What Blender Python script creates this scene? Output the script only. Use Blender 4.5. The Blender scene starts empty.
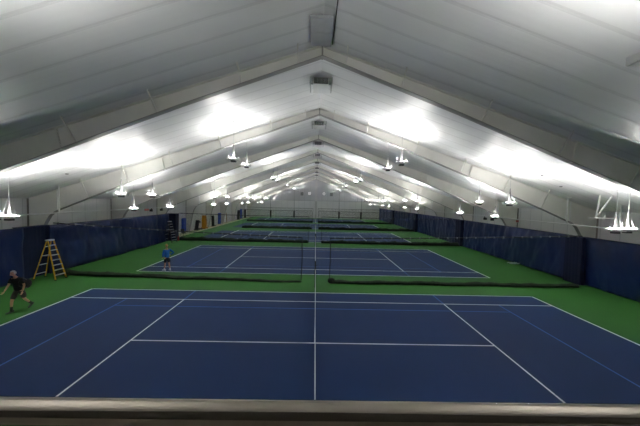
import bpy, bmesh, math, random
from mathutils import Vector, Matrix, noise as mnoise
PI = math.pi
SC = bpy.context.scene
COL = SC.collection

# ------------------------------------------------------------------ camera, world, exposure
cam_data = bpy.data.cameras.new('camera')
cam = bpy.data.objects.new('camera', cam_data); COL.objects.link(cam)
cam_data.sensor_width = 36.0
cam_data.lens = 289.53 / 640 * 36.0
cam_data.clip_start = 0.05; cam_data.clip_end = 300
Rt = Vector((0.99960666, -0.01522975, 0.02354937))
Up = Vector((-0.02281419, 0.04676751, 0.99864524))
Fw = Vector((0.01631046, 0.9987897, -0.04640166))
m = Matrix((Rt, Up, -Fw)).transposed().to_4x4()
m.translation = Vector((-0.0799, 0.0, 5.0466))
cam.matrix_world = m
SC.camera = cam
W = bpy.data.worlds.new('world'); SC.world = W; W.use_nodes = True
W.node_tree.nodes['Background'].inputs[0].default_value = (0.02, 0.022, 0.025, 1)
W.node_tree.nodes['Background'].inputs[1].default_value = 0.3
SC.view_settings.view_transform = 'Standard'
SC.view_settings.look = 'None'
SC.view_settings.gamma = 1.0
SC.view_settings.exposure = 0.0
SC.cycles.transparent_max_bounces = 24
SC.cycles.max_bounces = 10
SC.cycles.diffuse_bounces = 6
LAMP = 390.0          # radiance of the uplights' lit panels

# ------------------------------------------------------------------ materials
def srgb(r, g, b):
    f = lambda c: (c / 255 / 12.92) if c / 255 <= 0.04045 else ((c / 255 + 0.055) / 1.055) ** 2.4
    return (f(r), f(g), f(b), 1)
def mat(name, col, rough=0.5, metal=0.0, noise=0.0, scale=4.0, bump=0.0, bscale=40.0, spec=0.5, emit=None, estr=0):
    m = bpy.data.materials.new(name); m.use_nodes = True
    nt = m.node_tree; b = nt.nodes['Principled BSDF']
    b.inputs['Base Color'].default_value = col
    b.inputs['Roughness'].default_value = rough
    b.inputs['Metallic'].default_value = metal
    b.inputs['Specular IOR Level'].default_value = spec
    tc = nt.nodes.new('ShaderNodeTexCoord')
    if noise > 0:
        n = nt.nodes.new('ShaderNodeTexNoise'); n.inputs['Scale'].default_value = scale; n.inputs['Detail'].default_value = 6
        nt.links.new(tc.outputs['Object'], n.inputs['Vector'])
        r = nt.nodes.new('ShaderNodeMapRange')
        r.inputs[1].default_value = 0.3; r.inputs[2].default_value = 0.7
        r.inputs[3].default_value = 1 - noise; r.inputs[4].default_value = 1 + noise
        nt.links.new(n.outputs['Fac'], r.inputs[0])
        v = nt.nodes.new('ShaderNodeVectorMath'); v.operation = 'SCALE'
        v.inputs[0].default_value = col[:3]
        nt.links.new(r.outputs[0], v.inputs['Scale']); nt.links.new(v.outputs[0], b.inputs['Base Color'])
    if bump > 0:
        n2 = nt.nodes.new('ShaderNodeTexNoise'); n2.inputs['Scale'].default_value = bscale; n2.inputs['Detail'].default_value = 4
        nt.links.new(tc.outputs['Object'], n2.inputs['Vector'])
        bp = nt.nodes.new('ShaderNodeBump'); bp.inputs['Strength'].default_value = bump; bp.inputs['Distance'].default_value = 0.02
        nt.links.new(n2.outputs['Fac'], bp.inputs['Height']); nt.links.new(bp.outputs[0], b.inputs['Normal'])
    if emit:
        b.inputs['Emission Color'].default_value = emit; b.inputs['Emission Strength'].default_value = estr
    return m
def seam_mat(name, col, axis, period, width, dark, rough, spec=0.5, ripple=0.0, rper=0.22):
    """sheet or panel material: thin seams every `period` metres along one object axis, plus fine ribs"""
    m = mat(name, col, rough, spec=spec)
    nt = m.node_tree; b = nt.nodes['Principled BSDF']
    tc = [n for n in nt.nodes if n.type == 'TEX_COORD'][0]
    sp = nt.nodes.new('ShaderNodeSeparateXYZ'); nt.links.new(tc.outputs['Object'], sp.inputs[0])
    def mth(op, a, bb=None):
        n = nt.nodes.new('ShaderNodeMath'); n.operation = op
        for i, x in enumerate((a, bb)):
            if x is None: continue
            if isinstance(x, (int, float)): n.inputs[i].default_value = x
            else: nt.links.new(x, n.inputs[i])
        return n.outputs[0]
    a = sp.outputs[axis]
    fr = mth('FRACT', mth('DIVIDE', a, period))
    d = mth('ABSOLUTE', mth('SUBTRACT', fr, 0.5))          # 0 at mid panel, .5 at a seam
    seam = mth('GREATER_THAN', d, 0.5 - width / period / 2)
    noise = nt.nodes.new('ShaderNodeTexNoise'); noise.inputs['Scale'].default_value = 0.7; noise.inputs['Detail'].default_value = 5
    nt.links.new(tc.outputs['Object'], noise.inputs['Vector'])
    var = mth('ADD', mth('MULTIPLY', noise.outputs['Fac'], 0.12), 0.94)
    fac = mth('MULTIPLY', var, mth('SUBTRACT', 1.0, mth('MULTIPLY', seam, dark)))
    v = nt.nodes.new('ShaderNodeVectorMath'); v.operation = 'SCALE'; v.inputs[0].default_value = col[:3]
    nt.links.new(fac, v.inputs['Scale']); nt.links.new(v.outputs[0], b.inputs['Base Color'])
    # relief: pillowed panels between seams and small ripples
    hgt = mth('MULTIPLY', mth('POWER', mth('MULTIPLY', d, 2.0), 6.0), -1.0)
    if ripple > 0:
        rp = mth('SINE', mth('MULTIPLY', a, 2 * PI / rper))
        hgt = mth('ADD', hgt, mth('MULTIPLY', rp, ripple))
    bp = nt.nodes.new('ShaderNodeBump'); bp.inputs['Strength'].default_value = 0.5; bp.inputs['Distance'].default_value = 0.02
    nt.links.new(hgt, bp.inputs['Height']); nt.links.new(bp.outputs[0], b.inputs['Normal'])
    return m
def net_mat(name, col, ax1, ax2, cell, twine):
    m = mat(name, col, 0.9, spec=0.2)
    nt = m.node_tree; b = nt.nodes['Principled BSDF']; out = nt.nodes['Material Output']
    tc = [n for n in nt.nodes if n.type == 'TEX_COORD'][0]
    sp = nt.nodes.new('ShaderNodeSeparateXYZ'); nt.links.new(tc.outputs['Object'], sp.inputs[0])
    def mth(op, a, bb=None):
        n = nt.nodes.new('ShaderNodeMath'); n.operation = op
        for i, x in enumerate((a, bb)):
            if x is None: continue
            if isinstance(x, (int, float)): n.inputs[i].default_value = x
            else: nt.links.new(x, n.inputs[i])
        return n.outputs[0]
    g = [mth('LESS_THAN', mth('FRACT', mth('DIVIDE', sp.outputs[a], cell)), twine / cell) for a in (ax1, ax2)]
    k = mth('MAXIMUM', g[0], g[1])
    tr = nt.nodes.new('ShaderNodeBsdfTransparent'); mx = nt.nodes.new('ShaderNodeMixShader')
    nt.links.new(k, mx.inputs[0]); nt.links.new(tr.outputs[0], mx.inputs[1]); nt.links.new(b.outputs[0], mx.inputs[2])
    nt.links.new(mx.outputs[0], out.inputs['Surface'])
    return m

M = {
 'green': mat('green_acrylic', srgb(46, 100, 38), 0.75, noise=0.08, scale=0.35, bump=0.08, bscale=60, spec=0.25),
 'blue': mat('blue_acrylic', srgb(14, 43, 86), 0.7, noise=0.07, scale=0.3, bump=0.05, bscale=60, spec=0.2),
 'line': mat('white_line_paint', srgb(250, 251, 252), 0.6, noise=0.04),
 'youth': mat('light_blue_line_paint', srgb(42, 98, 175), 0.6, noise=0.04),
 'apron': mat('beige_concrete', srgb(190, 178, 155), 0.8, noise=0.08, scale=2),
 'roof': seam_mat('white_roof_liner', (0.86, 0.865, 0.875, 1), 1, 0.88, 0.12, 0.10, 0.38, spec=0.4, ripple=0.05, rper=0.22),
 'wallx': seam_mat('white_wall_liner', (0.86, 0.86, 0.85, 1), 1, 1.22, 0.05, 0.2, 0.55, ripple=0.1, rper=0.3),
 'wally': seam_mat('white_end_wall_liner', (0.86, 0.865, 0.87, 1), 0, 1.53, 0.06, 0.18, 0.55, ripple=0.1, rper=0.3),
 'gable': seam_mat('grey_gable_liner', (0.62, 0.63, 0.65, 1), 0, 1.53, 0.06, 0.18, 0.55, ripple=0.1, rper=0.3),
 'steel': mat('off_white_painted_steel', (0.82, 0.81, 0.765, 1), 0.5, noise=0.04, scale=1.2),
 'flange': mat('shade_darkened_flange', (0.36, 0.355, 0.34, 1), 0.5, noise=0.04, scale=1.2),  # frame steel darkened: shade of the unlit underside put into the colour
 'colflange': mat('brown_grey_flange', (0.30, 0.28, 0.25, 1), 0.55, noise=0.06),
 'white': mat('white_enamel', (0.85, 0.85, 0.84, 1), 0.35, noise=0.02),
 'stem': mat('satin_grey_stem', (0.2, 0.2, 0.2, 1), 0.5),
 'tie': mat('grey_cable_tie', (0.16, 0.17, 0.19, 1), 0.6),
 'cable': mat('grey_cable', (0.55, 0.55, 0.55, 1), 0.5),
 'dark': mat('dark_grey_housing', (0.035, 0.037, 0.04, 1), 0.5, noise=0.1, scale=20),
 'grille': mat('black_grille', (0.02, 0.02, 0.022, 1), 0.5),
 'greymetal': mat('grey_sheet_metal', (0.42, 0.43, 0.44, 1), 0.45, noise=0.05),
 'darkpanel': mat('grey_ridge_panel', (0.5, 0.51, 0.53, 1), 0.6, noise=0.05),
 'curtain': mat('navy_vinyl_curtain', srgb(12, 30, 72), 0.36, noise=0.10, scale=0.8, bump=1.0, bscale=3.0, spec=0.35),
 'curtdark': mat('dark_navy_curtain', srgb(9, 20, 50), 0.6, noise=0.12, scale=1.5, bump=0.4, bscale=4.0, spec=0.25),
 'hem': mat('curtain_hem', srgb(16, 28, 66), 0.6),
 'blacknet': mat('gathered_black_netting', (0.02, 0.028, 0.02, 1), 0.95, noise=0.4, scale=9, bump=1.0, bscale=14, spec=0.1),
 'netting': net_mat('black_mesh_netting', (0.012, 0.013, 0.012, 1), 0, 2, 0.045, 0.0026),
 'tnet': net_mat('black_court_net', (0.012, 0.013, 0.012, 1), 1, 2, 0.045, 0.006),
 'black': mat('black_paint', (0.014, 0.014, 0.015, 1), 0.5),
 'tape': mat('white_net_tape', (0.92, 0.92, 0.92, 1), 0.7, noise=0.03),
 'rail': mat('brushed_bronze_steel', (0.36, 0.32, 0.27, 1), 0.11, metal=1.0, noise=0.06, scale=8),
 'concrete': mat('pale_concrete', (0.24, 0.22, 0.19, 1), 0.8, noise=0.1),
 'yellow': mat('yellow_fibreglass', srgb(225, 175, 25), 0.45, noise=0.04),
 'alu': mat('aluminium', (0.72, 0.73, 0.74, 1), 0.35, metal=0.6, noise=0.03),
 'amber': mat('amber_paint', srgb(205, 140, 15), 0.5, noise=0.06),
 'pad': mat('blue_padding', srgb(38, 78, 185), 0.5, noise=0.05),
 'skin': mat('skin', srgb(205, 150, 125), 0.55, noise=0.04, scale=12),
 'hair_grey': mat('grey_hair', srgb(205, 195, 185), 0.8, noise=0.15, scale=60),
 'hair_sand': mat('sandy_hair', srgb(240, 195, 135), 0.8, noise=0.15, scale=60),
 'blackcloth': mat('black_cloth', (0.012, 0.012, 0.014, 1), 0.85, noise=0.2, scale=14, bump=0.4, bscale=20),
 'shortsgrey': mat('charcoal_cloth', srgb(62, 58, 56), 0.85, noise=0.1, scale=14, bump=0.4, bscale=20),
 'bluecloth': mat('bright_blue_cloth', srgb(12, 112, 205), 0.8, noise=0.08, scale=14, bump=0.4, bscale=20),
 'navycloth': mat('dark_navy_cloth', srgb(18, 24, 48), 0.8, noise=0.08, scale=14, bump=0.4, bscale=20),
 'whiteshoe': mat('white_leather', (0.82, 0.82, 0.82, 1), 0.5, noise=0.03),
 'nearwall': mat('dark_lounge_wall', (0.06, 0.055, 0.05, 1), 0.6, noise=0.1),
 'colgrey': mat('pale_grey_column', (0.66, 0.66, 0.66, 1), 0.6),
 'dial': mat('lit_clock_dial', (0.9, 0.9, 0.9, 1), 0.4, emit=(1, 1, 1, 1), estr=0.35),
 'red': mat('faded_red_face', srgb(214, 120, 112), 0.5, noise=0.05),
 'redpaint': mat('red_enamel', srgb(170, 30, 25), 0.4, noise=0.05),
 'tan': mat('tan_wood', srgb(170, 140, 95), 0.6, noise=0.1, scale=10),
 'face_dark': mat('dark_eye', (0.02, 0.02, 0.02, 1), 0.3),
 'lamp': mat('lit_panel', (1, 1, 1, 1), 0.5, emit=(1.0, 0.985, 0.95, 1), estr=LAMP),
 'smalllamp': mat('lit_small_lamp', (1, 1, 1, 1), 0.5, emit=(1.0, 0.98, 0.95, 1), estr=3.0),
}

# ------------------------------------------------------------------ mesh helpers
def tag(o, label=None, cat=None, group=None, kind=None):
    if label: o['label'] = label
    if cat: o['category'] = cat
    if group: o['group'] = group
    if kind: o['kind'] = kind
    return o
def empty(name, loc=(0, 0, 0), rz=0.0):
    o = bpy.data.objects.new(name, None); COL.objects.link(o)
    o.location = loc; o.rotation_euler = (0, 0, rz); o.empty_display_size = 0.2
    return o
def obj(name, bm, m, parent=None, smooth=False):
    me = bpy.data.meshes.new(name)
    bmesh.ops.recalc_face_normals(bm, faces=bm.faces)
    bm.to_mesh(me); bm.free()
    if smooth:
        for p in me.polygons: p.use_smooth = True
    o = bpy.data.objects.new(name, me); COL.objects.link(o)
    if m is not None: me.materials.append(m)
    if parent: o.parent = parent
    return o
def box(bm, x0, x1, y0, y1, z0, z1, bevel=0.0):
    t = bmesh.new(); bmesh.ops.create_cube(t, size=1)
    for v in t.verts:
        v.co = Vector(((x0 + x1) / 2 + v.co.x * (x1 - x0), (y0 + y1) / 2 + v.co.y * (y1 - y0), (z0 + z1) / 2 + v.co.z * (z1 - z0)))
    if bevel > 0:
        bmesh.ops.bevel(t, geom=list(t.edges), offset=bevel, segments=2, affect='EDGES', profile=0.5)
    merge(bm, t)
def merge(bm, t):
    mp = {v: bm.verts.new(v.co) for v in t.verts}
    for f in t.faces:
        try: bm.faces.new([mp[v] for v in f.verts])
        except ValueError: pass
    t.free()
def frame_of(d):
    d = d.normalized()
    a = Vector((0, 0, 1)) if abs(d.z) < 0.9 else Vector((1, 0, 0))
    u = d.cross(a).normalized(); return u, d.cross(u).normalized()
def tube(bm, pts, r, n=10, closed_ends=True):
    """tube through points; r is one radius or one per point"""
    pts = [Vector(p) for p in pts]
    rs = r if isinstance(r, (list, tuple)) else [r] * len(pts)
    rings = []
    for i, p in enumerate(pts):
        d = (pts[min(i + 1, len(pts) - 1)] - pts[max(i - 1, 0)])
        u, w = frame_of(d)
        rings.append([bm.verts.new(p + (u * math.cos(2 * PI * k / n) + w * math.sin(2 * PI * k / n)) * rs[i]) for k in range(n)])
    for a, b in zip(rings, rings[1:]):
        for k in range(n): bm.faces.new((a[k], a[(k + 1) % n], b[(k + 1) % n], b[k]))
    if closed_ends:
        bm.faces.new(rings[0][::-1]); bm.faces.new(rings[-1])
def bar(bm, a, b, w, t, side=None):
    """rectangular bar from a to b, width w across `side`, thickness t"""
    a, b = Vector(a), Vector(b); d = (b - a).normalized()
    s = Vector(side) if side else frame_of(d)[0]
    s = (s - d * s.dot(d)).normalized(); n = d.cross(s).normalized()
    vs = [[bm.verts.new(p + s * i * w / 2 + n * j * t / 2) for i, j in ((-1, -1), (1, -1), (1, 1), (-1, 1))] for p in (a, b)]
    for k in range(4): bm.faces.new((vs[0][k], vs[0][(k + 1) % 4], vs[1][(k + 1) % 4], vs[1][k]))
    bm.faces.new(vs[0][::-1]); bm.faces.new(vs[1])
def plate_xz(bm, poly, y0, y1):
    a = [bm.verts.new((x, y0, z)) for x, z in poly]; b = [bm.verts.new((x, y1, z)) for x, z in poly]
    bm.faces.new(a); bm.faces.new(b[::-1]); n = len(poly)
    for k in range(n): bm.faces.new((a[k], a[(k + 1) % n], b[(k + 1) % n], b[k]))
def prism(bm, poly, axis, a0, a1):
    def P(u, v, a): return (a, u, v) if axis == 0 else ((u, a, v) if axis == 1 else (u, v, a))
    a = [bm.verts.new(P(u, v, a0)) for u, v in poly]; b = [bm.verts.new(P(u, v, a1)) for u, v in poly]
    bm.faces.new(a); bm.faces.new(b[::-1]); n = len(poly)
    for k in range(n): bm.faces.new((a[k], a[(k + 1) % n], b[(k + 1) % n], b[k]))
def ball(bm, c, r, sx=1, sy=1, sz=1, seg=14, rings=10):
    t = bmesh.new(); bmesh.ops.create_uvsphere(t, u_segments=seg, v_segments=rings, radius=r)
    for v in t.verts: v.co = Vector((c[0] + v.co.x * sx, c[1] + v.co.y * sy, c[2] + v.co.z * sz))
    merge(bm, t)
def N(): return bmesh.new()
def copy_tree(o, parent=None):
    c = o.copy(); COL.objects.link(c)
    if parent: c.parent = parent
    for ch in list(o.children): copy_tree(ch, c)
    return c
ORD = ['first', 'second', 'third', 'fourth', 'fifth', 'sixth', 'seventh', 'eighth', 'ninth', 'tenth', 'eleventh', 'twelfth', 'thirteenth']

# ------------------------------------------------------------------ dimensions
RX = 0.05                       # ridge x
RZ = 10.79                      # inner ridge height
SL = 0.333
HW = 18.3                       # half width
YB, YE = -3.7, 77.9             # wall behind the balcony, far end wall
FY = [11.1 + 7.4 * k for k in range(9)]
roofz = lambda x: RZ - SL * abs(x - RX)
CY = [9.954 + 14.786 * k for k in range(5)]

# ------------------------------------------------------------------ structure
b = N(); box(b, -HW - .2, HW + .2, YB - .2, YE + .2, -0.2, 0)
fl = tag(obj('floor', b, M['green']), 'green acrylic floor around the blue courts', kind='structure')
b = N(); box(b, -HW, -16.9, 33.6, YE, 0.001, 0.008)
tag(obj('apron', b, M['apron'], fl), 'bare beige strip of floor along the white left wall')
b = N()
for s in (-1, 1):
    poly = [(RX, RZ), (s * (HW + .25), RZ - SL * (HW + .25 - s * RX)), (s * (HW + .25), RZ - SL * (HW + .25 - s * RX) + .12), (RX, RZ + .12)]
    plate_xz(b, poly, YB - .2, YE + .2)
tag(obj('ceiling', b, M['roof']), 'white pitched roof liner with seams running from ridge to eaves', kind='structure')
for nm, x in (('wall_left', -HW - .1), ('wall_right', HW + .1)):
    b = N(); box(b, x - .1, x + .1, YB, YE, 0, 4.80)
    tag(obj(nm, b, M['wallx']), kind='structure')
gable = [(-HW, 0), (HW, 0), (HW, roofz(HW) + .02), (RX, RZ + .02), (-HW, roofz(-HW) + .02)]
b = N(); plate_xz(b, gable, YE, YE + .2)
we = tag(obj('wall_far', b, M['wally']), 'white panelled gable end wall', kind='structure')
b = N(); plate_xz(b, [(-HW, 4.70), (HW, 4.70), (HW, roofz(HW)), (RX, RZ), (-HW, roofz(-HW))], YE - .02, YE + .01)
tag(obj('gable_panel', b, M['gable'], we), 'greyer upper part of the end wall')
b = N(); box(b, -HW + .2, HW - .2, YE - .03, YE + .01, 4.62, 4.70)
obj('girt_line', b, M['greymetal'], we)
b = N(); box(b, -.25, .35, YE - .25, YE + .01, 0, 10.3)
tag(obj('centre_column', b, M['colgrey'], we), 'white steel column in the middle of the end wall')
for x in (-12.1, -5.75, 6.3, 12.3):
    b = N(); box(b, x - .06, x + .06, YE - .22, YE + .01, 0, roofz(x) - .55)
    tag(obj('wind_column', b, M['greymetal'], we))
b = N(); plate_xz(b, gable, YB - .2, YB)
tag(obj('wall_near', b, M['nearwall']), kind='structure')

# ------------------------------------------------------------------ tennis courts
cn = ['nearest', 'second', 'third', 'fourth', 'farthest']
def strip(bm, x0, x1, y0, y1): box(bm, x0, x1, y0, y1, 0.005, 0.0075)
for i, cy in enumerate(CY):
    b = N(); box(b, -11.885, 11.885, cy - 5.485, cy + 5.485, 0.0, 0.005)
    if i >= 2: box(b, -14.25, -11.885, cy - 4.9 if i > 2 else cy - 5.6, cy + 4.6, 0.0, 0.005)
    c = tag(obj('court_surface', b, M['blue']),
            'blue tennis court with white lines, %s from the railing' % ('the nearest' if i == 0 else cn[i]), 'tennis court', 'blue tennis courts in a row', 'structure')
    h = .03
    b = N()
    for s in (-1, 1):
        strip(b, s * 11.885 - .05, s * 11.885 + .05, cy - 5.485, cy + 5.485)
    obj('baselines', b, M['line'], c)
    b = N()
    for d in (-5.485, -4.115, 4.115, 5.485): strip(b, -11.835, 11.835, cy + d - h, cy + d + h)
    obj('sidelines', b, M['line'], c)
    b = N()
    for s in (-1, 1): strip(b, s * 6.4 - h, s * 6.4 + h, cy - 4.085, cy + 4.085)
    strip(b, -6.37, 6.37, cy - h, cy + h)
    obj('service_lines', b, M['line'], c)
    b = N()
    for s in (-1, 1):
        strip(b, s * 9.144 - h, s * 9.144 + h, cy - 4.085, cy + 4.085)
        for t in (-1, 1): box(b, s * 6.4 - h, s * 6.4 + h, cy + t * 4.8 - .65, cy + t * 4.8 + .65, .005, .007)
    for t in (-1, 1): 
        for x0, x1 in ((-9.11, -6.44), (-6.36, 6.36), (6.44, 9.11)): box(b, x0, x1, cy + t * 3.2 - .025, cy + t * 3.2 + .025, .005, .007)
    tag(obj('youth_lines', b, M['youth'], c), 'thin light blue lines of the smaller court')

# tennis nets, running away from the camera at x = 0
def tennis_net(cy, label):
    t = tag(empty('tennis_net', (0, cy, 0)), label, 'tennis net', 'tennis nets between court halves')
    L = 6.4
    def top(y): return .914 + (1.07 - .914) * min(1, abs(y) / L) ** 1.2
    b = N(); n = 24
    lo = [b.verts.new((0, -L + 2 * L * k / n, .03)) for k in range(n + 1)]
    hi = [b.verts.new((0, -L + 2 * L * k / n, top(-L + 2 * L * k / n))) for k in range(n + 1)]
    for k in range(n): b.faces.new((lo[k], lo[k + 1], hi[k + 1], hi[k]))
    obj('netting', b, M['tnet'], t)
    b = N()
    for k in range(n):
        y0, y1 = -L + 2 * L * k / n, -L + 2 * L * (k + 1) / n
        bar(b, (0, y0, top(y0) - .025), (0, y1, top(y1) - .025), .022, .06, side=(1, 0, 0))
    obj('net_tape', b, M['tape'], t)
    for s in (-1, 1):
        b = N(); tube(b, [(0, s * (L + .04), 0.0), (0, s * (L + .04), 1.09)], .038, 12); ball(b, (0, s * (L + .04), 1.09), .042)
        tube(b, [(0.03, s * (L + .04), .82), (.13, s * (L + .04), .82)], .015, 8)
        obj('net_post', b, M['black'], t)
    b = N(); box(b, -.014, .014, -.028, .028, 0.008, .92)
    obj('centre_strap', b, M['tape'], t)
    return t
for i, cy in enumerate(CY):
    tennis_net(cy, 'black tennis net with white tape seen end on, across the middle of the %s court' % (cn[i]))

# ------------------------------------------------------------------ steel frames
BOT = [(0, 10.38), (5.3, 8.42), (9.0, 6.97), (11.8, 5.86), (14.5, 4.76), (16.45, 3.93)]
def zbot(x):
    x = abs(x)
    for (a, za), (c, zc) in zip(BOT, BOT[1:]):
        if x <= c: return za + (zc - za) * (x - a) / (c - a)
    return 3.93
def steel_frame(y, label, feet=True):
    t = tag(empty('steel_frame', (RX, y, 0)), label, 'steel frame', 'white steel frames carrying the roof')
    top = lambda x: RZ - .03 - SL * abs(x)
    for s in (-1, 1):
        b = N()
        plate_xz(b, [(0, top(0)), (s * 16.45, top(16.45))] + [(s * x, z) for x, z in BOT[::-1]], -.012, .012)
        r = obj('rafter', b, M['steel'], t)
        b = N()
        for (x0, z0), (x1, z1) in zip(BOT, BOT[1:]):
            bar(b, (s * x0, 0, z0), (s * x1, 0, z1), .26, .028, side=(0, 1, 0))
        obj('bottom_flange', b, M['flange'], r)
        b = N(); bar(b, (0, 0, top(0) - .015), (s * 18.0, 0, top(18.0) - .015), .24, .024, side=(0, 1, 0))
        obj('top_flange', b, M['steel'], r)
        # column: web widening up to the knee
        b = N()
        plate_xz(b, [(s * 18.15, 0.0), (s * 17.75, 0.0), (s * 17.25, 2.6), (s * 17.1, 3.15), (s * 16.8, 3.65), (s * 16.45, 3.93), (s * 16.45, top(16.45)), (s * 18.15, top(18.15))], -.012, .012)
        c = obj('column', b, M['steel'], t)
        b = N()
        pts = [(17.75, 0.0), (17.25, 2.6), (17.1, 3.15), (16.8, 3.65), (16.45, 3.93)]
        for (x0, z0), (x1, z1) in zip(pts, pts[1:]):
            bar(b, (s * x0, 0, z0), (s * x1, 0, z1), .24, .025, side=(0, 1, 0))
        obj('column_flange', b, M['flange'], c)
        b = N(); bar(b, (s * 18.16, 0, 0), (s * 18.16, 0, top(18.16) - .03), .24, .025, side=(0, 1, 0))
        tag(obj('outer_flange', b, M['colflange'], c), 'dark outer flange against the wall')
        b = N(); box(b, min(s * 16.30, s * 16.36), max(s * 16.30, s * 16.36), -.11, .11, 4.02, top(16.35) - .02)
        obj('knee_stiffener', b, M['white'], t)
        # bolted splice
        for xs in (9.72,):
            b = N(); nx, nz = SL / math.hypot(1, SL), 1 / math.hypot(1, SL)
            zt, zb = top(xs) + .0, zbot(xs)
            p0, p1 = (s * (xs - .06), 0, zb), (s * (xs + .06 + .05), 0, zt - .02)
            bar(b, p0, p1, .20, .025, side=(0, 1, 0))
            for k in range(7):
                f = (k + .5) / 7
                q = Vector(p0).lerp(Vector(p1), f)
                for yy in (-.075,):
                    tube(b, [(q.x - .045, yy, q.z), (q.x + .045, yy, q.z)], .018, 6)
            obj('splice_plate', b, M['steel'], t)
        for x in (0.9, 3.0, 6.1, 9.1, 11.9, 14.4):
            for d in (-1, 1):
                b = N(); bar(b, (s * x, d * .10, zbot(x) + .04), (s * (x - .02), d * .72, top(x) + .0), .048, .048)
                obj('flange_brace', b, M['steel'], t)
    b = N(); box(b, -.03, .03, -.13, .13, 10.34, top(0) - .01)
    obj('ridge_plate', b, M['flange'], t)
    return t
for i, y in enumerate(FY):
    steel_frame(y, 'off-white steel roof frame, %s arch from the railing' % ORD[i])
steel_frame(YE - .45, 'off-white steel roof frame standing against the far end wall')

# ------------------------------------------------------------------ pendant uplights
def make_light(x, y, drop, label, group, facing=1, two=True):
    zr = roofz(x)
    t = tag(empty('pendant_uplight', (x, y, zr - drop)), label, 'pendant light', group)
    b = N(); tube(b, [(0, 0, drop - .045), (0, 0, drop - .015)], [.085, .085], 16); tube(b, [(0, 0, drop - .08), (0, 0, drop - .045)], [.03, .05], 12)
    obj('ceiling_plate', b, M['greymetal'], t)
    b = N(); tube(b, [(0, 0, .82), (0, 0, drop - .05)], .010, 6); obj('cable', b, M['cable'], t)
    b = N(); tube(b, [(0, 0, .01), (0, 0, .20), (0, 0, .55), (0, 0, .90)], [.06, .052, .042, .014], 14); obj('stem', b, M['stem'], t)
    b = N()
    box(b, -.34, .34, -.15, .15, -.01, .02, bevel=.006)
    for sy in (-1, 1): plate_xz(b, [(-.34, .0), (.34, .0), (.34, .115), (-.34, .115)], min(sy * .142, sy * .156), max(sy * .142, sy * .156))
    for sx in (-1, 1): box(b, sx * .334 - .006, sx * .334 + .006, -.142, .142, .0, .115)
    obj('tray', b, M['white'], t)
    b = N(); box(b, -.13, .13, -.11, .11, -.10, -.009, bevel=.015); tag(obj('driver_box', b, M['dark'], t), 'dark box under the tray')
    for sx in (-1, 1):
        b = N(); bar(b, (sx * .31, 0, .02), (sx * .09, 0, .125), .27, .01, side=(0, 1, 0))
        tag(obj('lamp_panel', b, M['lamp'], t), 'glowing panel facing the ceiling')
    for sx in (-1, 1):
        b = N(); tube(b, [(sx * .34, 0, .0), (sx * .03, 0, .85)], [.004, .003], 6); obj('hanger_wire', b, M['cable'], t)
    return t
proto = {}
def light(x, y, drop, label, group):
    k = round(drop, 2)
    if k not in proto:
        proto[k] = make_light(x, y, drop, label, group); return
    c = copy_tree(proto[k]); c.location = (x, y, roofz(x) - drop)
    c['label'] = label; c['group'] = group
def side_of(x): return 'left' if x < 0 else 'right'
YA = [1.2, 4.1, 16.15, 19.2, 31.0, 34.4, 45.8, 48.8, 60.6, 63.6, 75.2]
for x in (-4.65, 4.65):
    for i, y in enumerate(YA):
        light(x if y > 5 else (4.74 if x > 0 else -4.95), y, 2.13, 'white pendant uplight, %s from the railing in the high row %s of the ridge' % (ORD[i], side_of(x)), 'uplights in the high rows beside the ridge')
for x in (-10.82, 10.88):
    for i, y in enumerate([1.2, 16.2, 19.25, 31.0, 35.4, 46.5, 50.5, 61.0, 64.5, 75.2]):
        light(x, y, 2.16, 'white pendant uplight, %s from the railing in the middle row %s of the ridge' % (ORD[i], side_of(x)), 'uplights in the middle rows')
for x in (-13.95, 13.95):
    for i, y in enumerate([-2.0, 12.75, 22.35, 27.9, 39.7, 45.2, 54.9, 60.1, 69.5, 74.9]):
        light(x, y, 2.2, 'white pendant uplight hanging low, %s from the railing in the row near the %s curtains' % (ORD[i], side_of(x)), 'uplights in the low outer rows')
for x in (-13.2, 13.25):
    light(x, 12.6, 2.45, 'white pendant uplight beside its twin, near end of the %s outer row' % side_of(x), 'uplights in the low outer rows')

# ------------------------------------------------------------------ ridge vents
def ridge_vent(y, label):
    t = tag(empty('ridge_vent', (RX, y, 10.3)), label, 'roof vent', 'vents along the ridge')
    b = N()
    box(b, -.36, .36, .03, 1.25, 0.02, .30, bevel=.01)
    obj('housing', b, M['white'], t)
    b = N(); box(b, -.32, .32, -.01, .035, .035, .285)
    g = obj('grille', b, M['grille'], t)
    b = N()
    for k in range(5): box(b, -.30, .30, -.03, -.008, .06 + k * .045, .07 + k * .045)
    for k in range(3): box(b, -.17 + .17 * k - .006, -.17 + .17 * k + .006, -.034, -.008, .05, .27)
    obj('grille_bars', b, M['greymetal'], g)
    for s in (-1, 1):
        b = N(); box(b, s * .50 - .02, s * .50 + .02, 0, 1.15, .02, .33)
        box(b, min(s * .36, s * .5), max(s * .36, s * .5), .5, .6, .2, .24)
        obj('side_plate', b, M['greymetal'], t)
    return t
for i in range(8):
    ridge_vent(13.45 + 7.4 * i, 'white box vent with black grille under the ridge, %s from the railing' % ORD[i])
b = N(); box(b, -.36, .34, 9.0, 10.7, 10.56, 10.62, bevel=.01)
for yy in (9.05, 9.85, 10.65): box(b, -.36, .34, yy - .012, yy + .012, 10.54, 10.57)
for yy in (9.2, 10.5): box(b, -.02, .0, yy - .01, yy + .01, 10.6, 10.76)
tag(obj('ridge_duct', b, M['darkpanel']), 'grey panel under the ridge in front of the nearest arch', 'ridge panel')
b = N(); tube(b, [(.42, 3.5, RZ - SL * .37 - .03), (.42, 8.0, RZ - SL * .37 - .03), (.40, 10.7, RZ - SL * .35 - .03)], .018, 8)
tag(obj('ridge_cable', b, M['dark']), 'dark cable clipped along the ridge before the nearest arch', 'cable')

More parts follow.
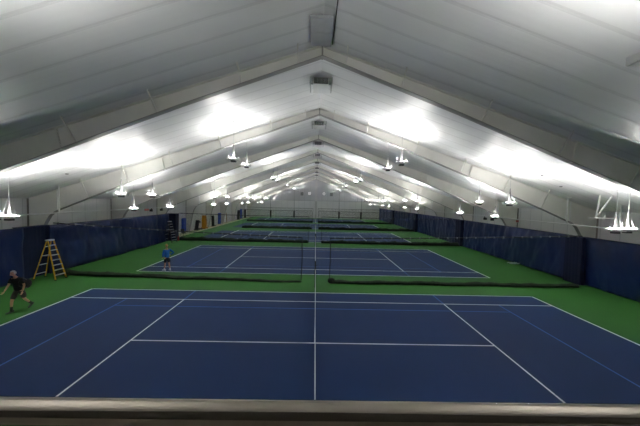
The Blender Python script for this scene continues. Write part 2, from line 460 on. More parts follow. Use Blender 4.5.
# ------------------------------------------------------------------ conduits, droppers, brackets
for s in (-1, 1):
    t = tag(empty('conduit_pipe', (s * 15.62, 0, 3.87)), 'thin white pipe running the length of the hall above the %s curtain' % side_of(s), 'pipe')
    b = N(); tube(b, [(0, -3.6, 0), (0, 77.4, 0)], .036, 8); obj('pipe', b, M['white'], t)
    for i, y in enumerate((17.8, 32.6, 47.4, 62.2)):
        x = s * 15.62
        d = tag(empty('drop_pole', (x, y, 3.87)), 'white vertical pole holding the thin pipe above the %s curtain, %s from the railing' % (side_of(s), ORD[i]), 'pole', 'poles holding the pipes')
        b = N(); tube(b, [(0, 0, .04), (0, 0, roofz(x) - 3.87 - .03)], .045, 12); obj('pole', b, M['white'], d)
        b = N(); box(b, -.12, .12, -.12, .12, roofz(x) - 3.87 - .09, roofz(x) - 3.87 - .045); obj('top_plate', b, M['white'], d)
t = tag(empty('ceiling_bracket', (15.1, 15.4, 4.43)), 'white V-shaped steel bracket hanging from the roof above the right curtain', 'bracket')
for dx, dy in ((.40, .25), (.47, -.35)):
    b = N(); tube(b, [(0, 0, 0), (dx, dy, roofz(15.1 + dx) - 4.43 - .0)], .04, 10); obj('strut', b, M['white'], t)
b = N(); bar(b, (-.4, 0, -.02), (1.1, 0, -.03), .06, .06); bar(b, (.38, 0, -.1), (.5, 0, .12), .05, .05); obj('crossbar', b, M['white'], t)
t = tag(empty('drop_pole', (17.0, 15.9, 3.8)), 'thin white pole hanging from the roof at the far right edge', 'pole')
b = N(); tube(b, [(0, 0, 0), (0, 0, roofz(17) - 3.8)], .028, 10); tube(b, [(0, 0, -.02), (0, 0, .5)], [.06, .03], 10); obj('pole', b, M['white'], t)
for x, y, w in ((-13.87, 16.32, 'left of the ridge'), (12.39, 15.88, 'right of the ridge, higher of the two'), (14.0, 16.48, 'right of the ridge, lower of the two')):
    b = N(); tube(b, [(x, y, roofz(x) - .06), (x, y, roofz(x) - .0)], [.06, .09], 12)
    tag(obj('roof_cap', b, M['greymetal']), 'small dark round cap on the roof, %s' % w, 'roof cap')
for s, y in ((1, 27.1), (1, 26.0), (-1, 28.3), (-1, 30.2)):
    t = tag(empty('wall_speaker', (s * 16.0, y, 3.62)), 'small black box fixed by the pipe on the %s side, %s of two' % (side_of(s), 'nearer' if y in (26.0, 28.3) else 'farther'), 'speaker')
    b = N(); box(b, -.12, .12, -.1, .1, -.12, .1, bevel=.02); obj('case', b, M['black'], t)
    b = N(); box(b, min(0, -s * .1), max(0, -s * .1) , -.02, .02, .08, .24); box(b, -.26, .26, -.02, .02, .2, .24); obj('clamp', b, M['dark'], t)
for s, y in ((1, 25.9), (-1, 31.3)):
    b = N(); box(b, s * 18.2 - .06, s * 18.2 + .0, y - .38, y + .38, 3.38, 3.66, bevel=.01)
    o = tag(obj('wall_sign', b, M['white']), 'pale red sign high on the %s wall' % side_of(s), 'sign')
    b = N(); box(b, s * 18.2 - s * .09 if s > 0 else s * 18.2, s * 18.2 if s > 0 else s * 18.2 + .09, y - .33, y + .33, 3.42, 3.62); obj('sign_face', b, M['red'], o)

# ------------------------------------------------------------------ wall curtains
def curtain(x, y0, y1, side, z1=3.06, seed=0, m='curtain', label='', amp=.05, name='wall_curtain'):
    rnd = random.Random(seed)
    t = tag(empty(name, (x, y0, 0)), label, 'curtain')
    L = y1 - y0; nu = max(6, int(L / .12)); nv = 22
    b = N(); vs = []
    ph = [rnd.uniform(0, 6.28) for _ in range(8)]; sl = [rnd.uniform(-.8, .8) for _ in range(8)]
    for i in range(nu + 1):
        row = []
        y = L * i / nu
        for j in range(nv + 1):
            f = j / nv; z = .03 + (z1 - .03) * f
            q = y + sl[0] * .35 * z
            w = 1.0 * mnoise.noise(Vector((q * .55, z * .35, seed))) + .55 * mnoise.noise(Vector((q * 1.5, z * .8, seed + 9))) + .28 * mnoise.noise(Vector((q * 3.6, z * 1.6, seed + 20)))
            # swags falling from the fixing points
            dq = ((y + ph[3]) % 3.7) - 1.85
            w += .16 * math.sin((z * 5.5 + .9 * dq * dq)) * f ** .5 * math.exp(-dq * dq * .5)
            w *= amp * 2.5
            zz = z if j < nv else z - .025 * abs(math.sin(PI * y / 1.22))
            row.append(b.verts.new((-side * (w + amp), y, zz)))
        vs.append(row)
    for i in range(nu):
        for j in range(nv): b.faces.new((vs[i][j], vs[i + 1][j], vs[i + 1][j + 1], vs[i][j + 1]))
    o = obj('drape', b, M[m], t, smooth=True)
    md = o.modifiers.new('thickness', 'SOLIDIFY'); md.thickness = .006
    b = N(); box(b, -.03 - side * amp, .03 - side * amp, 0, L, z1 - .035, z1 + .015)
    obj('top_hem', b, M['hem'], t)
    return t
XR, XL = 17.16, -16.56
curtain(XR, -3.5, 17.95, 1, seed=3, label='navy vinyl curtain covering the right wall, nearest stretch', amp=.055)
curtain(XR, 18.95, 33.2, 1, seed=5, label='navy vinyl curtain covering the right wall, second stretch from the railing', amp=.055)
curtain(XR, 34.2, 48.2, 1, seed=7, label='navy vinyl curtain covering the right wall, third stretch from the railing')
curtain(XR, 49.0, 62.6, 1, seed=8, label='navy vinyl curtain covering the right wall, fourth stretch from the railing')
curtain(XR, 63.4, 77.5, 1, seed=9, label='navy vinyl curtain covering the right wall, farthest stretch by the end wall')
curtain(XL, -3.5, 16.5, -1, seed=13, label='navy vinyl curtain covering the left wall behind the walking man', amp=.055)
curtain(XL, 18.08, 32.6, -1, seed=15, label='navy vinyl curtain covering the left wall beyond the yellow ladder', amp=.055)
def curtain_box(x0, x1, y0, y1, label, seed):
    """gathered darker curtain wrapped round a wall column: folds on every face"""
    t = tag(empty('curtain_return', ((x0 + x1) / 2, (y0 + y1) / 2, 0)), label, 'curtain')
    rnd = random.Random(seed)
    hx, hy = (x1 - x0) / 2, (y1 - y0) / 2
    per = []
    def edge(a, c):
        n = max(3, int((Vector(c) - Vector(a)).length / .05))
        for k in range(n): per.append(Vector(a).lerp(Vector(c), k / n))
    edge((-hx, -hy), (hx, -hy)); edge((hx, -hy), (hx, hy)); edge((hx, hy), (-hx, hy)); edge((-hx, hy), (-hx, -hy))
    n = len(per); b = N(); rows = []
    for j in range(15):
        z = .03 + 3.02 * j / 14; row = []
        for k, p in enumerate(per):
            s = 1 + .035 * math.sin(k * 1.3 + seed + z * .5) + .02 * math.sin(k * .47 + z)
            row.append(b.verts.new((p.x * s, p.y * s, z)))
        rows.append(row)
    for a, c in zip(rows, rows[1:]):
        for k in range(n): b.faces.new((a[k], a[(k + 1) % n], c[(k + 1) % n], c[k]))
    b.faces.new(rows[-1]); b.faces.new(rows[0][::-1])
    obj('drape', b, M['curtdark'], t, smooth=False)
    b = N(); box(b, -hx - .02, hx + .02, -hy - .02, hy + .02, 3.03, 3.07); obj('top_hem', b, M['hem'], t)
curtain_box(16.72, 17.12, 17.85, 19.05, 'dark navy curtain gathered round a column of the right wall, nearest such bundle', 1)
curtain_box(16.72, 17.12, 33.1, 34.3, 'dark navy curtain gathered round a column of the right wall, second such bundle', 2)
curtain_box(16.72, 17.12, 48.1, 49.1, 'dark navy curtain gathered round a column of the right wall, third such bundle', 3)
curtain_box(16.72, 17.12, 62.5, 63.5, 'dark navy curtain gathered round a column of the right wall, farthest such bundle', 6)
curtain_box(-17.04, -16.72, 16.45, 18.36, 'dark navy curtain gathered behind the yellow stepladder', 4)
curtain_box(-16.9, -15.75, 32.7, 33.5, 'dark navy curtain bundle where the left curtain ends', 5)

# ------------------------------------------------------------------ divider nets
def divider(x0, x1, y, zt0, zt1, h0, h1, label, seed, edge_at, rz=0.0):
    """x0 -> x1, top heights zt0 -> zt1, gathered pile heights h0 -> h1"""
    rnd = random.Random(seed)
    t = tag(empty('divider_net', (x0, y, 0), rz), label, 'divider net')
    L = x1 - x0; n = 40
    top = lambda f: zt0 + (zt1 - zt0) * f - .05 * math.sin(PI * f)
    b = N(); nv = 6; g = []
    for i in range(n + 1):
        f = i / n
        g.append([b.verts.new((L * f, .05 * math.sin(f * 23 + seed) * (1 - j / nv) + .02 * math.sin(f * 60), .1 + (top(f) - .1) * j / nv)) for j in range(nv + 1)])
    for i in range(n):
        for j in range(nv): b.faces.new((g[i][j], g[i + 1][j], g[i + 1][j + 1], g[i][j + 1]))
    obj('netting', b, M['netting'], t)
    b = N(); tube(b, [(L * i / n, 0, top(i / n)) for i in range(n + 1)], .03, 6)
    c = obj('top_cable', b, M['black'], t)
    if seed < 5:
        k = int(abs(L) / .55); tie = None
        for i in range(k):
            f = (i + .5) / k
            if tie is None:
                b = N(); box(b, -.03, .03, -.04, .04, -.06, .045); tie = obj('cable_tie', b, M['tie'], c)
            else:
                tie = tie.copy(); COL.objects.link(tie); tie.parent = c
            tie.location = (L * f, 0, top(f))
    e = L if edge_at else 0
    b = N(); tube(b, [(e, 0, top(1 if edge_at else 0)), (e + .03, 0, 1.5), (e, 0, .15)], .022, 6)
    obj('edge_rope', b, M['black'], t)
    # gathered netting lying on the floor
    b = N(); nn = int(abs(L) / .14); rings = []; m_ = 14
    for i in range(nn + 1):
        f = i / nn; hh = h0 + (h1 - h0) * f
        hh *= 1 + .10 * math.sin(f * 31 + seed) + .08 * math.sin(f * 83 + seed * 2) + rnd.uniform(-.06, .06)
        wv = .06 * math.sin(f * 19 + seed)
        ww = .20 + .5 * hh
        if i in (0, nn): hh *= .6; ww *= .6
        ring = []
        for k in range(m_):
            a = 2 * PI * k / m_
            rr = 1 + rnd.uniform(-.10, .10)
            z = max(.004, hh * (.5 + .5 * math.sin(a) * rr))
            ring.append(b.verts.new((L * f, wv + ww * .5 * math.cos(a) * rr, z)))
        rings.append(ring)
    for a, c2 in zip(rings, rings[1:]):
        for k in range(m_): b.faces.new((a[k], a[(k + 1) % m_], c2[(k + 1) % m_], c2[k]))
    b.faces.new(rings[0][::-1]); b.faces.new(rings[-1])
    tag(obj('gathered_netting', b, M['blacknet'], t, smooth=True), 'heap of black netting lying along the floor')
    return t
divider(-16.2, -.82, 18.05, 3.22, 2.74, .31, .09, 'black divider net left of centre between the nearest and second courts', 1, True, rz=-.047)
t = divider(.86, 16.2, 17.3, 2.74, 3.20, .20, .23, 'black divider net right of centre between the nearest and second courts', 2, False)
b = N(); ball(b, (.12, 0, .17), .2, 1.15, 1, .85); tag(obj('weight_bundle', b, M['blacknet'], t, smooth=True), 'round bundle of netting at the free end')
divider(-15.6, -.80, 33.3, 3.12, 3.05, .42, .34, 'black divider net left of centre between the second and third courts', 3, True)
divider(.68, 16.7, 33.3, 3.05, 3.12, .34, .40, 'black divider net right of centre between the second and third courts', 4, False)
divider(-12.3, -.60, 48.6, 3.12, 3.12, .42, .42, 'black divider net left of centre between the third and fourth courts', 5, True)
divider(.50, 16.7, 48.6, 3.12, 3.12, .42, .42, 'black divider net right of centre between the third and fourth courts', 6, False)
divider(-14.8, -.55, 62.6, 3.12, 3.12, .42, .42, 'black divider net left of centre before the farthest court', 7, True)
divider(.50, 16.7, 62.6, 3.12, 3.12, .42, .42, 'black divider net right of centre before the farthest court', 8, False)

# ------------------------------------------------------------------ stepladders
def stepladder(loc, rz, H, m_rail, m_step, label, nstep=7):
    t = tag(empty('stepladder', loc, rz), label, 'ladder')
    # local x: steps face +x; y across
    fx, rx_, wf, wr, wt = .66, -.68, .335, .34, .165
    topz = H - .05
    def F(s, f): return Vector((fx + (-fx + .06) * f, s * (wf + (wt - wf) * f), topz * f))
    def Rr(s, f): return Vector((rx_ + (-rx_ - .06) * f, s * (wr + (wt - .03 - wr) * f), (topz - .06) * f))
    for s in (-1, 1):
        b = N(); bar(b, F(s, 0) + Vector((0, 0, .02)), F(s, 1), .03, .075, side=(0, 1, 0)); obj('front_rail', b, m_rail, t)
        b = N(); bar(b, Rr(s, 0) + Vector((0, 0, .02)), Rr(s, 1), .03, .05, side=(0, 1, 0)); obj('rear_rail', b, m_rail, t)
        b = N(); q = F(s, 0); box(b, q.x - .06, q.x + .05, q.y - .03, q.y + .03, 0, .05)
        q = Rr(s, 0); box(b, q.x - .04, q.x + .05, q.y - .03, q.y + .03, 0, .05); obj('rubber_feet', b, M['black'], t)
        b = N(); bar(b, F(s, .62) + Vector((0, -s * .03, 0)), Rr(s, .62) + Vector((0, -s * .01, 0)), .015, .02); obj('spreader', b, m_step, t)
    for k in range(nstep):
        f = (k + 1) / (nstep + 1); a, c = F(-1, f), F(1, f)
        b = N(); box(b, a.x - .055, a.x + .055, a.y, c.y, a.z - .02, a.z + .015); obj('step', b, m_step, t)
    for f in (.14, .38, .62, .86):
        a, c = Rr(-1, f), Rr(1, f)
        b = N(); bar(b, a, c, .045, .025, side=(0, 0, 1)); obj('rear_bar', b, m_step, t)
    b = N(); box(b, -.12, .12, -.18, .18, topz - .03, H, bevel=.01); obj('top_cap', b, m_step, t)
    return t
stepladder((-15.66, 17.18, 0), math.radians(-4), 2.33, M['yellow'], M['alu'], 'yellow stepladder with silver steps standing before the left curtain')
stepladder((-16.0, 31.9, 0), math.radians(-20), 2.3, M['dark'], M['alu'], 'dark stepladder with pale steps at the end of the left curtain')

# ------------------------------------------------------------------ things along the white left wall
def pad(x, y, w, z0, z1, label):
    t = tag(empty('wall_pad', (x, y, 0)), label, 'pad', 'blue pads on the left wall')
    b = N(); box(b, -.16, .16, -w / 2, w / 2, z0, z1, bevel=.05); obj('cover', b, M['pad'], t)
    b = N()
    for z in (z0 + .35, (z0 + z1) / 2, z1 - .35): box(b, -.17, .17, -w / 2 - .01, w / 2 + .01, z - .02, z + .02)
    obj('strap', b, M['hem'], t)
    b = N(); box(b, -.12, .12, -w / 2 + .1, w / 2 - .1, 0, z0 + .01); obj('foot', b, M['dark'], t)
pad(-17.95, 39.6, .8, .22, 2.08, 'blue upright pad at the white left wall, nearest of three')
pad(-17.95, 54.3, .95, .12, 2.1, 'blue upright pad at the white left wall, middle of three')
pad(-17.95, 70.2, 1.1, .12, 2.3, 'blue upright pad at the white left wall, farthest of three')
def leaning_board(y, h, label, w=.45, lean=.75, base=True):
    t = tag(empty('folded_bench', (-17.75, y, 0)), label, 'bench')
    b = N(); bar(b, (.15, -lean / 2, .06), (-.2, lean / 2, h), w, .12, side=(1, 0, 0)); obj('seat_board', b, M['black'], t)
    for s in (-1, 1):
        b = N(); bar(b, (.15 + s * w * .35, -lean / 2 + .02, 0.02), (-.2 + s * w * .3, lean / 2 + .1, h * .94), .04, .05); obj('leg', b, M['dark'], t)
    if base:
        b = N(); box(b, -.15, .3, -.5, .7, .0, .12, bevel=.02); obj('base', b, M['black'], t)
leaning_board(50.3, 1.8, 'narrow black board leaning at the left wall between the nearest and middle blue pads')
leaning_board(67.0, 2.1, 'broad black board leaning at the left wall just before the farthest blue pad', w=.6, lean=1.7)
leaning_board(73.2, 2.0, 'narrow black board leaning at the left wall beyond the farthest blue pad', base=False, lean=1.4)
t = tag(empty('exercise_machine', (-17.7, 43.7, 0)), 'black machine with slanting post and low base beside the amber object', 'exercise machine')
b = N(); bar(b, (0, -.55, .1), (0, -.1, 1.5), .45, .22, side=(1, 0, 0)); obj('post', b, M['blackcloth'], t)
b = N(); bar(b, (0, -.12, 1.42), (0, .45, 1.18), .5, .14, side=(1, 0, 0)); obj('handle', b, M['black'], t)
b = N(); box(b, -.3, .3, -.7, 1.1, 0.06, .24, bevel=.03); obj('base', b, M['black'], t)
b = N()
for yy in (-.55, .9):
    tube(b, [(-.33, yy, .08), (.33, yy, .08)], .08, 12)
obj('roller', b, M['dark'], t)
t = tag(empty('wrapped_cart', (-17.6, 45.9, 0)), 'tall amber object standing at the white left wall', 'cart')
b = N(); prism(b, [(-.30, .28), (.30, .28), (.44, .9), (.32, 1.5), (.18, 2.12), (-.22, 2.12), (-.32, 1.2)], 0, -.28, .28)
bmesh.ops.bevel(b, geom=list(b.edges), offset=.04, segments=2, affect='EDGES'); obj('cover', b, M['amber'], t)
b = N(); prism(b, [(-.5, .06), (.75, .06), (.7, .26), (-.45, .30)], 0, -.32, .32); obj('base', b, M['redpaint'] if False else M['amber'], t)
b = N()
for yy in (-.4, .6): tube(b, [(-.34, yy, .07), (.34, yy, .07)], .07, 12)
obj('wheel', b, M['black'], t)
b = N(); tube(b, [(-17.7, 58.0, 0), (-18.15, 58.9, 1.9)], .07, 10)
o = tag(obj('tan_pole', b, M['tan']), 'tan pole leaning at the left wall past the middle blue pad', 'pole')
# black chair and red cylinder at the end of the curtain
t = tag(empty('folding_chair', (-16.9, 37.2, 0), math.radians(60)), 'small dark chair on the floor near the nearest blue pad', 'chair')
b = N(); box(b, -.23, .23, -.22, .22, .42, .46, bevel=.01); obj('seat', b, M['black'], t)
b = N(); box(b, -.23, .23, .2, .24, .55, .88, bevel=.01); obj('backrest', b, M['black'], t)
for sx in (-1, 1):
    for sy in (-1, 1):
        b = N(); bar(b, (sx * .22, sy * .26, 0), (sx * .21, sy * .16, .43), .025, .025)
        if sy > 0: bar(b, (sx * .21, .17, .42), (sx * .21, .22, .88), .025, .025)
        obj('leg', b, M['dark'], t)
t = tag(empty('fire_extinguisher', (-15.55, 32.95, 0)), 'small red cylinder standing at the end of the left curtain', 'fire extinguisher')
b = N(); tube(b, [(0, 0, 0), (0, 0, .42), (0, 0, .5), (0, 0, .53)], [.085, .085, .05, .03], 14); obj('cylinder', b, M['redpaint'], t)
b = N(); box(b, -.02, .09, -.015, .015, .53, .57); tube(b, [(.0, 0, .55), (.1, 0, .45), (.1, 0, .2)], .012, 6); obj('hose', b, M['black'], t)

# ------------------------------------------------------------------ far end wall
def clock(x, z, hh, mm, label):
    t = tag(empty('wall_clock', (x, YE - .02, z)), label, 'clock')
    b = N(); tube(b, [(0, .02, 0), (0, -.09, 0)], .50, 32); obj('rim', b, M['dark'], t)
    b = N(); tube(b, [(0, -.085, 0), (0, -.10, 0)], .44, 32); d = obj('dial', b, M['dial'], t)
    b = N()
    for k in range(12):
        a = k * PI / 6; bar(b, (math.sin(a) * .34, -.106, math.cos(a) * .34), (math.sin(a) * .41, -.106, math.cos(a) * .41), .03, .01)
    obj('hour_marks', b, M['black'], d)
    for ang, L, w in ((hh * PI / 6, .22, .05), (mm * PI / 30, .34, .035)):
        b = N(); bar(b, (0, -.112, 0), (math.sin(ang) * L, -.112, math.cos(ang) * L), w, .01); obj('hand', b, M['black'], t)
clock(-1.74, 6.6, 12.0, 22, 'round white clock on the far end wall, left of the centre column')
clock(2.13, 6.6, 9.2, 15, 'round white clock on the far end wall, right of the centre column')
for x in (-3.74, 4.14):
    t = tag(empty('wall_fan', (x, YE, 6.5)), 'square grey louvre box on the end wall, %s of the clocks' % side_of(x), 'vent')
    b = N(); box(b, -.42, .42, -.3, .02, -.5, .45, bevel=.02); obj('case', b, M['greymetal'], t)
    b = N()
    for k in range(6): box(b, -.36, .36, -.325, -.29, -.42 + k * .14, -.36 + k * .14)
    obj('louvre', b, M['dark'], t)
for x in (-5.62, 6.5):
    t = tag(empty('emergency_light', (x, YE - .22, 7.5)), 'small bright lamp high on the far end wall, %s of the clocks' % side_of(x), 'lamp')
    b = N(); box(b, -.18, .18, -.12, .02, -.1, .12, bevel=.02); obj('case', b, M['white'], t)
    b = N(); box(b, -.14, .14, -.135, -.118, -.07, .09); obj('lens', b, M['smalllamp'], t)
for x, w in ((-12.0, 'outer left'), (-5.75, 'inner left'), (6.3, 'inner right'), (12.2, 'outer right')):
    t = tag(empty('post_pad', (x, YE - .3, 0)), 'black padded post at the foot of the far end wall, %s of four' % w, 'pad', 'black padded posts')
    b = N(); box(b, -.2, .2, -.16, .07, .15, 1.85, bevel=.04); obj('cover', b, M['black'], t)
    b = N(); box(b, -.12, .12, -.1, .06, 0, .16); obj('foot', b, M['dark'], t)

# ------------------------------------------------------------------ small things on the floor
b = N(); t2 = bmesh.new(); bmesh.ops.create_grid(t2, x_segments=10, y_segments=8, size=.5)
for v in t2.verts: v.co = Vector((v.co.x * .7, v.co.y * .6, .04 + .10 * abs(math.sin(v.co.x * 9 + 1)) + .035 * math.sin(v.co.y * 13)+ .03))
merge(b, t2)
bmesh.ops.solidify(b, geom=list(b.faces), thickness=.03)
o = tag(obj('crumpled_towel', b, M['tape'], smooth=True), 'white crumpled towel on the green floor by the right curtain', 'towel'); o.location = (16.55, 23.7, 0)
b = N(); ball(b, (0, 0, .09), .09, 1.2, 1, .95)
ball(b, (.10, .03, .10), .05)
o = tag(obj('white_ball_bag', b, M['tape'], smooth=True), 'small white bag lying just behind the left divider net heap', 'bag'); o.location = (-13.15, 18.2, .0)
o.location.z = 0.0

# ------------------------------------------------------------------ people
def skin_mesh(name, joints, edges, radii, m, parent, levels=2, root=0, extra=None):
    me = bpy.data.meshes.new(name)
    me.from_pydata([Vector(j) for j in joints], edges, [])
    o = bpy.data.objects.new(name, me); COL.objects.link(o)
    md = o.modifiers.new('skin', 'SKIN'); md.use_smooth_shade = True; md.branch_smoothing = .4
    for i, r in enumerate(radii):
        rr = r if isinstance(r, (tuple, list)) else (r, r)
        o.data.skin_vertices[0].data[i].radius = rr
    o.data.skin_vertices[0].data[root].use_root = True
    ss = o.modifiers.new('sub', 'SUBSURF'); ss.levels = levels; ss.render_levels = levels
    dg = bpy.context.evaluated_depsgraph_get(); ev = o.evaluated_get(dg)
    nm = bpy.data.meshes.new_from_object(ev)
    bpy.data.objects.remove(o)
    b = bmesh.new(); b.from_mesh(nm); bpy.data.meshes.remove(nm)
    if extra: extra(b)
    return obj(name, b, m, parent, smooth=True)
def hand(bm, wrist, palm_dir, side_dir, curl, sc=1.0):
    """palm, four unequal bent fingers and a thumb; palm_dir from wrist to fingers"""
    d = Vector(palm_dir).normalized(); s = Vector(side_dir); s = (s - d * s.dot(d)).normalized(); n = d.cross(s).normalized()
    w = Vector(wrist)
    t = bmesh.new(); bmesh.ops.create_uvsphere(t, u_segments=10, v_segments=8, radius=1)
    c = w + d * .05 * sc
    for v in t.verts: v.co = c + d * v.co.z * .055 * sc + s * v.co.x * .042 * sc + n * v.co.y * .018 * sc
    merge(bm, t)
    for k, L in enumerate((.070, .080, .076, .058)):
        p0 = w + d * .085 * sc + s * (-.03 + .02 * k) * sc
        p1 = p0 + (d * math.cos(curl) + n * math.sin(curl)) * L * .5 * sc
        p2 = p1 + (d * math.cos(curl * 2.2) + n * math.sin(curl * 2.2)) * L * .3 * sc
        p3 = p2 + (d * math.cos(curl * 3.1) + n * math.sin(curl * 3.1)) * L * .25 * sc
        tube(bm, [p0 - d * .02, p0, p1, p2, p3], [.009, .0095, .009, .008, .006], 7)
    q0 = w + d * .03 * sc - s * .03 * sc
    q1 = q0 + (d * .6 - s * .7 + n * .3).normalized() * .035; q2 = q1 + (d * .85 - s * .25 + n * .4).normalized() * .03
    tube(bm, [q0 + s * .012, q0, q1, q2], [.011, .012, .010, .007], 7)
def head(bm, c, fwd, r=.098):
    """c: head centre; fwd: horizontal look direction"""
    f = Vector(fwd).normalized(); u = Vector((0, 0, 1)); u = (u - f * u.dot(f)).normalized(); s = f.cross(u)
    c = Vector(c)
    t = bmesh.new(); bmesh.ops.create_uvsphere(t, u_segments=20, v_segments=16, radius=1)
    for v in t.verts:
        x, y, z = v.co.x, v.co.y, v.co.z
        k = 1.0
        if z < 0: k = 1 - .28 * (-z)                       # narrower jaw
        fy = y * (1.0 if y < 0 else 1.0 - .12 * max(0, -z))
        v.co = c + s * x * r * .80 * k + f * (fy * r * 1.0 * (k if z < -.3 else 1) + (.012 if z < -.3 and y > 0 else 0)) + u * z * r * 1.22
    merge(bm, t)
    # nose, brow, lips, chin, ears
    tube(bm, [c + f * r * .90 + u * .022, c + f * (r * 1.10) - u * .008, c + f * (r * 1.22) - u * .022, c + f * r * .93 - u * .03], [.009, .013, .016, .008], 8)
    for q in (-1, 1):
        t = bmesh.new(); bmesh.ops.create_uvsphere(t, u_segments=8, v_segments=8, radius=1)
        for v in t.verts: v.co = c + s * q * r * .80 + s * v.co.x * .010 + f * (v.co.y * .019 - .01) + u * (v.co.z * .032 - .005)
        merge(bm, t)
    tube(bm, [c + f * r * .90 - u * .055 - s * .024, c + f * r * .99 - u * .052, c + f * r * .90 - u * .055 + s * .024], [.006, .009, .006], 6)
    return c, f, u, s
def face_bits(c, f, u, s, parent, m_hair, r=.098, bald=False):
    b = N()
    for q in (-1, 1): 
        t = bmesh.new(); bmesh.ops.create_uvsphere(t, u_segments=8, v_segments=6, radius=.011)
        for v in t.verts: v.co = v.co + c + f * r * .90 + s * q * .032 + u * .012
        merge(b, t)
    obj('eyes', b, M['face_dark'], parent, smooth=True)
    b = N(); t = bmesh.new(); bmesh.ops.create_uvsphere(t, u_segments=20, v_segments=14, radius=1)
    dele = []
    for v in t.verts:
        x, y, z = v.co.x, v.co.y, v.co.z
        if z < -.25 or (y > .35 and z < .62): dele.append(v)
        w = 1.09 + .02 * math.sin(9 * x + 7 * y)
        v.co = c + s * x * r * .80 * w + f * y * r * w + u * z * r * 1.22 * w
    bmesh.ops.delete(t, geom=dele, context='VERTS'); merge(b, t)
    bmesh.ops.solidify(b, geom=list(b.faces), thickness=.012)
    obj('hair', b, m_hair, parent, smooth=True)
def shoe(bm, ankle, toe_dir, L=.29, w=.052, floor=0.0, pitch=0.0):
    a = Vector(ankle); f = Vector(toe_dir); f.z = 0; f.normalize(); s = Vector((-f.y, f.x, 0))
    P = [(-.085, .055, .085), (-.05, .062, .095), (.02, .055, .08), (.09, .05, .06), (.15, .052, .048), (.19, .045, .038), (.215, .02, .02)]
    rings = []
    for (d, ww, hh) in P:
        ring = []
        lift = max(0, -math.sin(pitch) * (d - .2)) if pitch > 0 else 0
        for k in range(10):
            an = 2 * PI * k / 10
            z = hh * .5 + hh * .5 * math.sin(an)
            ring.append(bm.verts.new(Vector((a.x, a.y, floor)) + f * d * L / .3 + s * ww * math.cos(an) * .9 + Vector((0, 0, max(.002, z) + lift))))
        rings.append(ring)
    for p, q in zip(rings, rings[1:]):
        for k in range(10): bm.faces.new((p[k], p[(k + 1) % 10], q[(k + 1) % 10], q[k]))
    bm.faces.new(rings[0][::-1]); bm.faces.new(rings[-1])

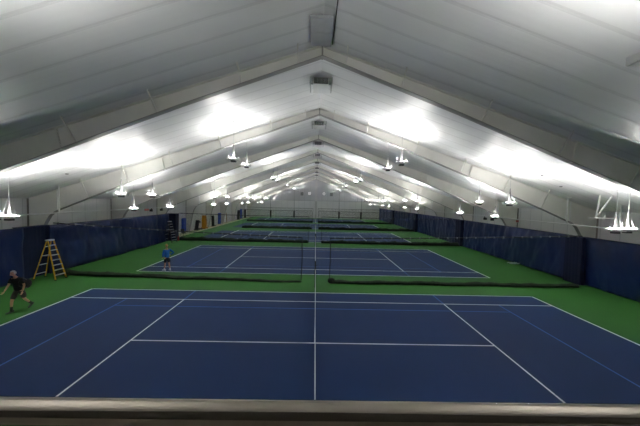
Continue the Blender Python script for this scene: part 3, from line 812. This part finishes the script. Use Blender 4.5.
# --- walking man: goes towards the railing (-y), seen from his left side
def walking_man():
    bx, by = -12.66, 12.42
    t = tag(empty('person', (bx, by, 0)), 'person in black shirt and charcoal shorts walking with a black bag on the back', 'person')
    # local axes: y- is his forward; x+ is his left
    H = Vector((0, -.02, .90)); chest = Vector((0, -.08, 1.18)); sho = Vector((0, -.12, 1.40)); neck = Vector((0, -.16, 1.50)); hd = Vector((-.02, -.22, 1.655))
    J = [H, Vector((0, -.04, 1.02)), chest, sho - Vector((0, 0, .03)), neck, Vector((0, -.19, 1.56)),
         # right arm (far, forward)
         Vector((-.19, -.13, 1.40)), Vector((-.25, -.21, 1.13)), Vector((-.25, -.37, .92)),
         # left arm (near, hanging a little back)
         Vector((.19, -.10, 1.40)), Vector((.25, -.04, 1.10)), Vector((.24, -.12, .86)),
         # right leg (rear? far) - forward leg
         Vector((-.10, -.04, .84)), Vector((-.10, -.23, .47)), Vector((-.09, -.27, .10)),
         # left leg (trailing)
         Vector((.10, .02, .84)), Vector((.08, .12, .47)), Vector((.05, .46, .15))]
    E = [(0, 1), (1, 2), (2, 3), (3, 4), (4, 5), (3, 6), (6, 7), (7, 8), (3, 9), (9, 10), (10, 11), (0, 12), (12, 13), (13, 14), (0, 15), (15, 16), (16, 17)]
    Rd = [(.15, .12), (.15, .12), (.155, .12), (.12, .09), .055, .05, .055, .042, .028, .055, .042, .028, .088, .058, .038, .088, .058, .038]
    keep = {}
    def ex(b):
        keep['h'] = head(b, hd, (-.12, -1, -.18))
        hand(b, J[8], (J[8] - J[7]) + Vector((0, 0, .05)), (1, 0, .2), .3)
        hand(b, J[11], (J[11] - J[10]), (0, -1, .1), .35)
    body = skin_mesh('body', J, E, Rd, M['skin'], t, extra=ex)
    face_bits(*keep['h'], t, M['hair_grey'])
    Js = [J[0] - Vector((0, 0, .06)), J[1], J[2], J[3], J[6], J[6].lerp(J[7], .75), J[9], J[9].lerp(J[10], .75), J[4] - Vector((0, 0, .05))]
    skin_mesh('shirt', Js, [(0, 1), (1, 2), (2, 3), (3, 4), (4, 5), (3, 6), (6, 7), (3, 8)], [(.178, .15), (.178, .15), (.178, .145), (.145, .11), .078, .07, .078, .07, .075], M['blackcloth'], t)
    Jp = [J[0], J[0] + Vector((0, 0, .10)), J[12], J[12].lerp(J[13], .9), J[15], J[15].lerp(J[16], .9)]
    skin_mesh('shorts', Jp, [(0, 1), (0, 2), (2, 3), (0, 4), (4, 5)], [(.172, .145), (.165, .135), .118, .10, .118, .10], M['shortsgrey'], t)
    for k, (i, j, fd, pt) in enumerate(((13, 14, (-.1, -1, 0), 0), (16, 17, (.25, -1, 0), .35))):
        b = N(); tube(b, [J[i].lerp(J[j], .62), J[j], J[j] - Vector((0, 0, .05))], [.05, .048, .05], 12); 
        shoe(b, J[j], fd, pitch=pt)
        obj('shoe', b, M['black'], t, smooth=True)
    # bag on his back
    g = tag(empty('backpack', (bx + .02, by + .24, 1.08)), 'bulky black bag carried on the back of the walking person', 'bag')
    b = N(); ball(b, (0, .03, 0), .165, .95, 1.1, 1.25, 18, 14)
    for v in b.verts:
        v.co += Vector((.012 * math.sin(v.co.z * 30), .012 * math.sin(v.co.x * 25), 0))
        if v.co.y < -.10: v.co.y = -.10
    obj('sack', b, M['blackcloth'], g, smooth=True)
    b = N(); ball(b, (.0, .17, -.06), .085, 1.1, .7, 1.1); obj('pocket', b, M['blackcloth'], g, smooth=True)
    for s in (-1, 1):
        b = N(); tube(b, [(s * .1, -.05, .2), (s * .13, -.25, .36), (s * .15, -.43, .22), (s * .15, -.42, .02), (s * .14, -.08, -.15)], .018, 8); obj('strap', b, M['black'], g, smooth=True)
walking_man()

# --- man in blue on the second court, seen from behind, hand on hip
def standing_man():
    bx, by = -10.05, 19.6
    rz = math.radians(55)
    t = tag(empty('person', (bx, by, 0), rz), 'person in bright blue long-sleeved top, dark shorts and white shoes, hand on hip', 'person')
    H = Vector((0, 0, .90))
    J = [H, Vector((0, .0, 1.03)), Vector((0, .02, 1.20)), Vector((0, .02, 1.40)), Vector((0, .03, 1.50)), Vector((0, .04, 1.57)),
         Vector((-.19, .02, 1.41)), Vector((-.24, .03, 1.13)), Vector((-.20, .12, .89)),
         Vector((.19, .02, 1.41)), Vector((.37, -.20, 1.20)), Vector((.20, -.03, 1.04)),
         Vector((-.10, 0, .84)), Vector((-.11, .06, .47)), Vector((-.13, .08, .09)),
         Vector((.10, 0, .84)), Vector((.12, -.04, .47)), Vector((.14, -.12, .09))]
    E = [(0, 1), (1, 2), (2, 3), (3, 4), (4, 5), (3, 6), (6, 7), (7, 8), (3, 9), (9, 10), (10, 11), (0, 12), (12, 13), (13, 14), (0, 15), (15, 16), (16, 17)]
    Rd = [(.15, .12), (.145, .115), (.16, .12), (.12, .09), .055, .05, .055, .042, .028, .055, .042, .028, .088, .058, .038, .088, .058, .038]
    keep = {}
    def ex(b):
        keep['h'] = head(b, (0, .05, 1.68), (-.25, 1, -.12))
        hand(b, J[8], (.1, .9, -.3), (1, 0, 0), .4)
        hand(b, J[11] + Vector((0, 0, .01)), (-.6, .5, -.45), (.3, .6, .5), .4)
    skin_mesh('body', J, E, Rd, M['skin'], t, extra=ex)
    face_bits(*keep['h'], t, M['hair_sand'])
    Js = [J[0] - Vector((0, 0, .06)), J[1], J[2], J[3], J[6], J[7], J[8].lerp(J[7], .08), J[9], J[10], J[11].lerp(J[10], .08), J[4] - Vector((0, 0, .04))]
    skin_mesh('shirt', Js, [(0, 1), (1, 2), (2, 3), (3, 4), (4, 5), (5, 6), (3, 7), (7, 8), (8, 9), (3, 10)], [(.18, .15), (.175, .145), (.185, .145), (.145, .11), .078, .062, .045, .078, .062, .045, .07], M['bluecloth'], t)
    Jp = [J[0], J[0] + Vector((0, 0, .08)), J[12], J[12].lerp(J[13], .85), J[15], J[15].lerp(J[16], .85)]
    skin_mesh('shorts', Jp, [(0, 1), (0, 2), (2, 3), (0, 4), (4, 5)], [(.172, .145), (.165, .135), .118, .10, .118, .10], M['navycloth'], t)
    for j, fd in ((14, (-.3, 1, 0)), (17, (.3, 1, 0))):
        b = N(); tube(b, [J[j] + Vector((0, 0, .08)), J[j], J[j] - Vector((0, 0, .04))], [.043, .045, .05], 12); shoe(b, J[j], fd); obj('shoe', b, M['whiteshoe'], t, smooth=True)
standing_man()

# ------------------------------------------------------------------ balcony and handrail in the foreground
b = N(); box(b, -HW + 1.5, HW - 1.5, YB, .85, 3.15, 3.35)
sl = tag(obj('trim_1', b, M['concrete']), 'balcony slab', kind='structure')
t = tag(empty('handrail', (0, .78, 3.35)), 'bronze-toned tubular metal handrail across the foreground', 'handrail')
b = N(); tube(b, [(-14, 0, 1.098), (14, 0, 1.098)], .0345, 32); obj('top_rail', b, M['rail'], t, smooth=True)
b = N(); tube(b, [(-14, .012, .42), (14, .012, .42)], .02, 16); obj('lower_rail', b, M['rail'], t, smooth=True)
for x in (-12, -9, -6, -3.6, -1.5, 1.5, 3.6, 6, 9, 12):
    b = N(); tube(b, [(x, 0, 0), (x, 0, 1.08)], .022, 14); tube(b, [(x, 0, 0), (x, 0, .012)], .05, 16); obj('post', b, M['rail'], t, smooth=True)
